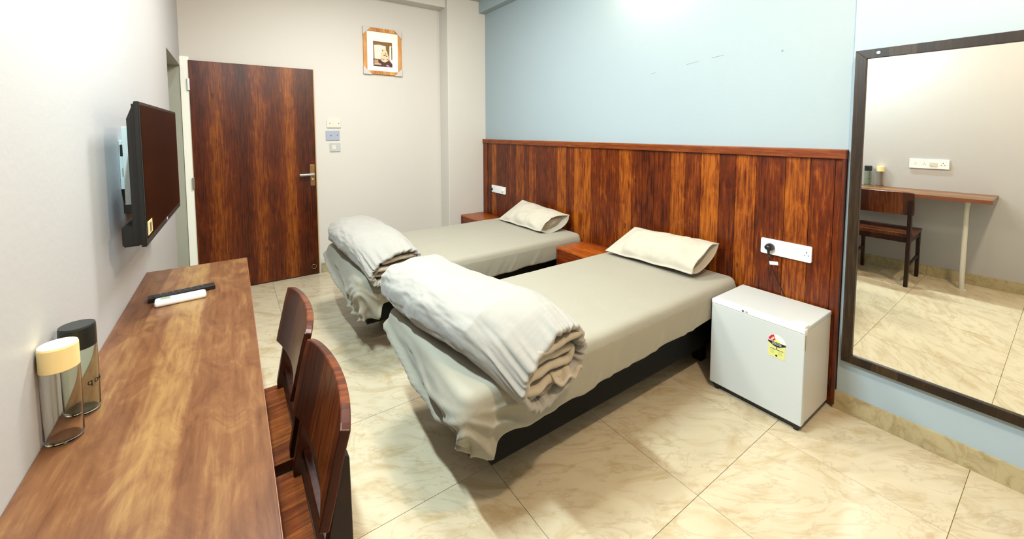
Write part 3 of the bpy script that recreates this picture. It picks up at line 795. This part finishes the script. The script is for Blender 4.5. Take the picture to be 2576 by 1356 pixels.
# ------------------------------------------------------------------ chairs (built with their centre at y = cy)
def chair(cy, label):
    t = thing('wooden_chair', (.31, cy, 0), label, 'chair', 'wooden chairs at the desk')
    hw = .222
    # seat, slightly dished
    rows = []
    for i in range(13):
        x = .10+.375*i/12; r = []
        for j in range(17):
            y = cy-hw+2*hw*j/16; e = (1-((j-8)/8)**2)*(1-((i-6)/6)**2)
            r.append(Vector((x, y, .475-.010*e)))
        rows.append(r)
    bm = bmesh.new(); g = grid_mesh(bm, rows)
    ret = bmesh.ops.extrude_face_region(bm, geom=list(bm.faces))
    vs = [v for v in ret['geom'] if isinstance(v, bmesh.types.BMVert)]
    for v in vs: v.co.z = .450
    build('seat', bm, M['chair_seat'], t)
    # backrest: a wide board bowed away from the sitter and leaning back
    rows = []
    zs_ = [.655, .70, .76, .82, .87]
    NY = 24
    for z in zs_:
        r = []
        for j in range(NY+1):
            k = -1+2*j/NY
            zt_ = z
            x = .468+(z-.655)*.22+.030*(1-k*k)
            yy = cy+k*(.226-.004*(z < .66))
            if z > .86: zt_ = z-.010*abs(k)**6
            r.append(Vector((x, yy, zt_)))
        rows.append(r)
    bm = bmesh.new(); g = grid_mesh(bm, rows); bmesh.ops.recalc_face_normals(bm, faces=bm.faces)
    b_ = build('backrest', bm, M['chair'], t, False, recalc=False)
    md = b_.modifiers.new('thick', 'SOLIDIFY'); md.thickness = .022; md.offset = 0
    bv = b_.modifiers.new('bevel', 'BEVEL'); bv.width = .003; bv.segments = 2; bv.limit_method = 'ANGLE'
    # rear posts: tapered boards, wide at the seat
    for s in (-1, 1):
        y0 = cy+s*(hw-.006)-(.026 if s > 0 else 0); 
        prism('rear_post', [(.505, .0), (.545, .0), (.530, .44), (.527, .62), (.524, .79), (.512, .80), (.484, .66), (.455, .50), (.455, .42), (.480, .38)], y0, 1, .026, M['chair_leg'], t, .002)
        prism('front_leg', [(.105, 0), (.135, 0), (.145, .45), (.100, .45)], y0, 1, .026, M['chair_leg'], t, .002)
        box('side_rail', (.14, y0+.004, .40), (.47, y0+.022, .45), M['chair_leg'], t, .002)
        prism('side_stretcher', [(.13, .20), (.50, .17), (.50, .195), (.13, .225)], y0+.006, 1, .014, M['chair_leg'], t, .002)
    box('back_rail', (.462, cy-hw+.026, .395), (.482, cy+hw-.026, .45), M['chair_leg'], t, .002)
    box('front_rail', (.112, cy-hw+.026, .40), (.130, cy+hw-.026, .45), M['chair_leg'], t, .002)
    box('lower_back_slat', (.482, cy-hw+.02, .515), (.500, cy+hw-.02, .548), M['chair_leg'], t, .002)
    return t
c1 = chair(1.565, 'farther of the two brown wooden chairs at the desk, its back curving towards the beds')
c2 = copy_tree(c1, None, (0, -.490, 0))
c2['label'] = 'nearer of the two brown wooden chairs at the desk, cut by the bottom edge'

# ------------------------------------------------------------------ television
tv = thing('television', (.09, 2.165, 1.34), 'black flat television on a wall bracket above the far end of the desk', 'television')
def tvx(y): return .104+.014*(y-1.73)/.87
bm = bmesh.new()
def slab(bm, y0, y1, z0, z1, d0, d1, bev):
    vs = add_box(bm, (0, y0, z0), (1, y1, z1))
    for v in vs:
        v.co.x = tvx(v.co.y)-(d1 if v.co.x < .5 else d0)
    if bev: bmesh.ops.bevel(bm, geom=list({e for v in vs for e in v.link_edges}), offset=bev, segments=2, affect='EDGES')
slab(bm, 1.73, 2.60, 1.108, 1.58, 0, .014, .002); build('bezel', bm, M['black'], tv)
bm = bmesh.new(); slab(bm, 1.742, 2.588, 1.132, 1.570, -.0008, .004, 0); build('screen', bm, M['screen'], tv)
bm = bmesh.new()
rr_ = []
add = [(.014, 1.575, 1.113), (.030, 1.525, 1.118), (.034, 1.30, 1.118)]
slab(bm, 1.737, 2.593, 1.115, 1.572, .012, .020, 0)
for v in bm.verts: pass
build('rear_edge', bm, M['black'], tv)
bm = bmesh.new(); vs = add_box(bm, (0, 1.742, 1.118), (1, 2.588, 1.566))
for v in vs:
    if v.co.x < .5:
        v.co.z = 1.524 if v.co.z > 1.3 else 1.118; v.co.x = tvx(v.co.y)-.034
    else: v.co.x = tvx(v.co.y)-.019
build('rear_housing', bm, M['black'], tv)
bm = bmesh.new(); slab(bm, 1.745, 2.585, 1.110, 1.178, .018, .062, .004); build('speaker_housing', bm, M['black'], tv)
box('sticker', (tvx(1.755)+.0010, 1.752, 1.140), (tvx(1.755)+.0022, 1.835, 1.185), flat('tv_sticker_cream', (206, 196, 140)), tv)
box('sticker_mark', (tvx(1.755)+.0020, 1.785, 1.146), (tvx(1.755)+.0026, 1.812, 1.176), flat('tv_sticker_brown', (96, 70, 40)), tv)
text('brand_mark', 'LG', .02, (tvx(2.165)+.001, 2.165, 1.121), (0, 1, 0), (0, 0, 1), M['grey_plastic'], tv)
wb = thing('tv_wall_bracket', (.02, 2.1, 1.36), 'pale steel wall bracket holding the television on the left wall', 'bracket')
for yy in (1.86, 2.34):
    box('upright_arm', (.040, yy-.016, 1.235), (.066, yy+.016, 1.50), M['galv'], wb, .001)
    box('hook', (.034, yy-.018, 1.40), (.041, yy+.018, 1.44), M['black'], wb, .002)
    box('lock_bar', (.034, yy-.012, 1.205), (.060, yy+.012, 1.238), M['black'], wb, .002)
box('cross_bar', (.034, 1.86, 1.33), (.042, 2.34, 1.36), M['galv'], wb, .001)
box('wall_plate', (.0005, 2.03, 1.27), (.034, 2.17, 1.45), M['galv'], wb, .001)

# ------------------------------------------------------------------ things on the desk
def bottle(cx, cy, r, h, capm, body, label, capn, wtext=None):
    t = thing('water_bottle', (cx, cy, DZ), label, 'bottle')
    bm = bmesh.new(); ch = .040; hh = h-ch
    add_lathe(bm, [(r*.80, 0.0), (r*.94, .003), (r, .010), (r, hh-.010), (r*.96, hh-.003), (r*.88, hh), (r*.84, hh), (r*.92, hh-.006), (r*.955, hh-.014), (r*.955, .012), (r*.88, .007), (r*.3, .012)], (cx, cy, DZ+.0005), 48)
    build('bottle_body', bm, body, t, True)
    bm = bmesh.new(); add_lathe(bm, [(r*.90, hh-.012), (r*1.0, hh-.010), (r*1.0, h-.004), (r*.96, h), (r*.05, h)], (cx, cy, DZ+.0005), 48)
    build('screw_cap', bm, capm, t, False)['label'] = capn
    if wtext:
        # lettering wrapped round the side that faces the room
        for k, chx in enumerate(wtext):
            a = math.radians(-50+25*k); n_ = Vector((math.cos(a), math.sin(a), 0)); xd = Vector((-math.sin(a), math.cos(a), 0))
            text('printed_letter', chx, .021, Vector((cx, cy, DZ+.075))+n_*(r+.0006), xd, (0, 0, 1), flat('ink_black', (20, 16, 14)), t)
    return t
bottle(.0315, 1.190, .0300, .205, flat('cream_cap', (240, 220, 160), .35), M['clear'], 'clear water bottle with cream cap standing on the desk by the wall', 'cream screw cap')
bottle(.0380, 1.285, .0305, .205, flat('black_cap', (26, 28, 26), .35), M['clear_green'], 'greenish clear water bottle with black cap standing on the desk', 'black screw cap', 'qos')

rm = thing('remote_control', (.162, 2.02, DZ), 'long black remote control lying on the desk behind the white remote', 'remote')
def rot_box(name, c, hx, hy, z0, z1, ang, m, parent, bev=.003):
    bm = bmesh.new(); add_box(bm, (-hx, -hy, z0), (hx, hy, z1), bev, 2)
    bmesh.ops.rotate(bm, verts=bm.verts, cent=(0, 0, 0), matrix=Matrix.Rotation(ang, 3, 'Z'))
    bmesh.ops.translate(bm, verts=bm.verts, vec=(c[0], c[1], 0))
    return build(name, bm, m, parent)
an = math.radians(9)
rot_box('remote_body', (.162, 2.005), .103, .020, DZ, DZ+.018, an, M['black'], rm)
for k in range(9):
    for q in (-1, 0, 1):
        cx_ = -.085+.0185*k
        p = Matrix.Rotation(an, 3, 'Z')@Vector((cx_, q*.010, 0))
        cyl('button', (.162+p.x, 2.005+p.y, DZ+.018), (.162+p.x, 2.005+p.y, DZ+.0195), .0034, flat('button_grey', (52, 52, 54)), rm, n=10)
ra = thing('remote_control', (.165, 1.93, DZ), 'white remote control with small grey display lying on the desk', 'remote')
an2 = math.radians(5)
bm = bmesh.new(); add_box(bm, (-.076, -.026, DZ), (.076, .026, DZ+.022), .008, 3)
bmesh.ops.rotate(bm, verts=bm.verts, cent=(0, 0, 0), matrix=Matrix.Rotation(an2, 3, 'Z')); bmesh.ops.translate(bm, verts=bm.verts, vec=(.163, 1.932, 0))
build('remote_body', bm, M['white_plastic'], ra)
p = Matrix.Rotation(an2, 3, 'Z')@Vector((-.045, .006, 0))
rot_box('display', (.163+p.x, 1.932+p.y), .014, .013, DZ+.0218, DZ+.0226, an2, flat('display_green', (116, 124, 96)), ra, .0003)
for k in range(3):
    p = Matrix.Rotation(an2, 3, 'Z')@Vector((.005+.022*k, .002, 0))
    rot_box('button', (.163+p.x, 1.932+p.y), .006, .008, DZ+.0215, DZ+.0232, an2, M['off_plastic'], ra, .0005)

# ------------------------------------------------------------------ far wall: picture and plates
def plate(label, x0, x1, z0, z1, m, screws, thick=.012):
    t = thing('wall_plate', ((x0+x1)/2, L, (z0+z1)/2), label, 'wall plate', 'plates beside the door')
    prism('cover_plate', rrect(x0, x1, z0, z1, .006), L-.0005, 1, -thick, m, t, .002)
    for sx, sz in screws: cyl('screw', (sx, L-thick, sz), (sx, L-thick-.0015, sz), .0045, M['dark'], t, n=12)
    return t
plate('white blank plate with two screws, topmost of the three by the door', 1.170, 1.306, 1.523, 1.616, M['off_plastic'], ((1.198, 1.572), (1.285, 1.571)))
plate('pale grey blank plate with two screws, in the middle of the three by the door', 1.157, 1.290, 1.392, 1.493, M['grey_plastic'], ((1.205, 1.440), (1.268, 1.445)))
p3 = plate('small white plate with faint switch, lowest of the three by the door', 1.192, 1.295, 1.272, 1.362, M['wall_white'], ())
box('rocker', (1.215, L-.0145, 1.295), (1.25, L-.011, 1.34), M['off_plastic'], p3, .001)

pf = thing('framed_picture', (1.77, L, 2.36), 'small oak framed still life picture with card corner guards on the far wall', 'picture')
px0, px1, pz0, pz1, fwd = 1.556, 1.978, 2.115, 2.618, .038
box('mat_board', (px0+.02, L-.012, pz0+.02), (px1-.02, L-.004, pz1-.02), M['mat_board'], pf)
def frp(n, poly): prism(n, poly, L-.001, 1, -.026, M['oak'], pf, .002)
frp('frame_rail', [(px0, pz1), (px1, pz1), (px1-fwd, pz1-fwd), (px0+fwd, pz1-fwd)])
frp('frame_rail', [(px0, pz0), (px1, pz0), (px1-fwd, pz0+fwd), (px0+fwd, pz0+fwd)])
frp('frame_stile', [(px0, pz0), (px0, pz1), (px0+fwd, pz1-fwd), (px0+fwd, pz0+fwd)])
frp('frame_stile', [(px1, pz0), (px1, pz1), (px1-fwd, pz1-fwd), (px1-fwd, pz0+fwd)])
g_ = .088; e_ = .004
for sx, sz in ((0, 0), (1, 0), (0, 1), (1, 1)):
    ax = px0-e_ if sx == 0 else px1+e_; az = pz0-e_ if sz == 0 else pz1+e_
    dx = g_ if sx == 0 else -g_; dz = g_ if sz == 0 else -g_
    prism('corner_guard', [(ax, az), (ax+dx, az), (ax, az+dz)], L-.0005, 1, -.030, M['card'], pf, .001)
ix0, ix1, iz0, iz1 = 1.662, 1.874, 2.205, 2.478
def art(poly, col, lift): prism('print_shape', [(ix0+(ix1-ix0)*u, iz0+(iz1-iz0)*v) for u, v in poly], L-.0125-lift*.0004, 1, -.0004, flat('print_%d_%d_%d' % col, col), prn)
prn = box('print', (ix0, L-.0128, iz0), (ix1, L-.0118, iz1), flat('print_ochre', (150, 104, 50)), pf)
art([(.0, .84), (.0, 1), (1, 1), (1, .9), (.62, .84)], (122, 82, 34), 1)
art([(.07, .30), (.05, .84), (.30, .87), (.66, .84), (.68, .30)], (206, 206, 196), 2)
art([(.68, .30), (.66, .9), (.85, .92), (.84, .26)], (118, 86, 28), 2)
art([(.84, .30), (.86, .84), (.93, .88), (1.0, .8), (1.0, .14)], (226, 226, 212), 3)
art([(.95, .3), (.95, .84), (1, .8), (1, .3)], (92, 92, 36), 4)
art([(0, 0), (0, .30), (.35, .27), (.8, .26), (1.0, .12), (1, 0)], (70, 30, 34), 3)
art([(.58+.24*math.cos(a)*(.8 if math.sin(a) > 0 else 1), .40+(.32 if math.sin(a) > 0 else .22)*math.sin(a)) for a in [2*math.pi*k/20 for k in range(20)]], (222, 190, 158), 5)
random.seed(8)
for k in range(12):
    u, v = .58+random.uniform(-.17, .15), .42+random.uniform(-.14, .24)
    art([(u+.035*math.cos(a), v+.028*math.sin(a)) for a in [2*math.pi*q/6 for q in range(6)]], random.choice([(130, 90, 50), (150, 112, 62), (238, 214, 190), (110, 78, 44)]), 6+k*.1)
art([(.03, .14), (.06, .26), (.24, .26), (.28, .12)], (172, 138, 98), 5)
art([(.0, .06), (.08, .12), (.36, .12), (.42, .07)], (196, 172, 140), 6)
art([(.66, .04), (.7, .1), (.82, .06), (.84, .01)], (196, 142, 140), 6)

# ------------------------------------------------------------------ left wall socket plate above the desk (seen in the mirror)
sk = thing('socket_plate', (.0, .845, 1.09), 'white socket plate on the wall above the desk, seen in the mirror', 'socket')
prism('cover_plate', rrect(.715, .985, 1.045, 1.135, .004), .0005, 0, .009, M['white_plastic'], sk, .002)
for yy in (.755, .88, .94): socket_holes(sk, .0096, yy, 1.09, 1.25 if yy < .8 else .9, 1)
box('rocker', (.0090, .795, 1.072), (.0125, .845, 1.108), M['off_plastic'], sk, .001)
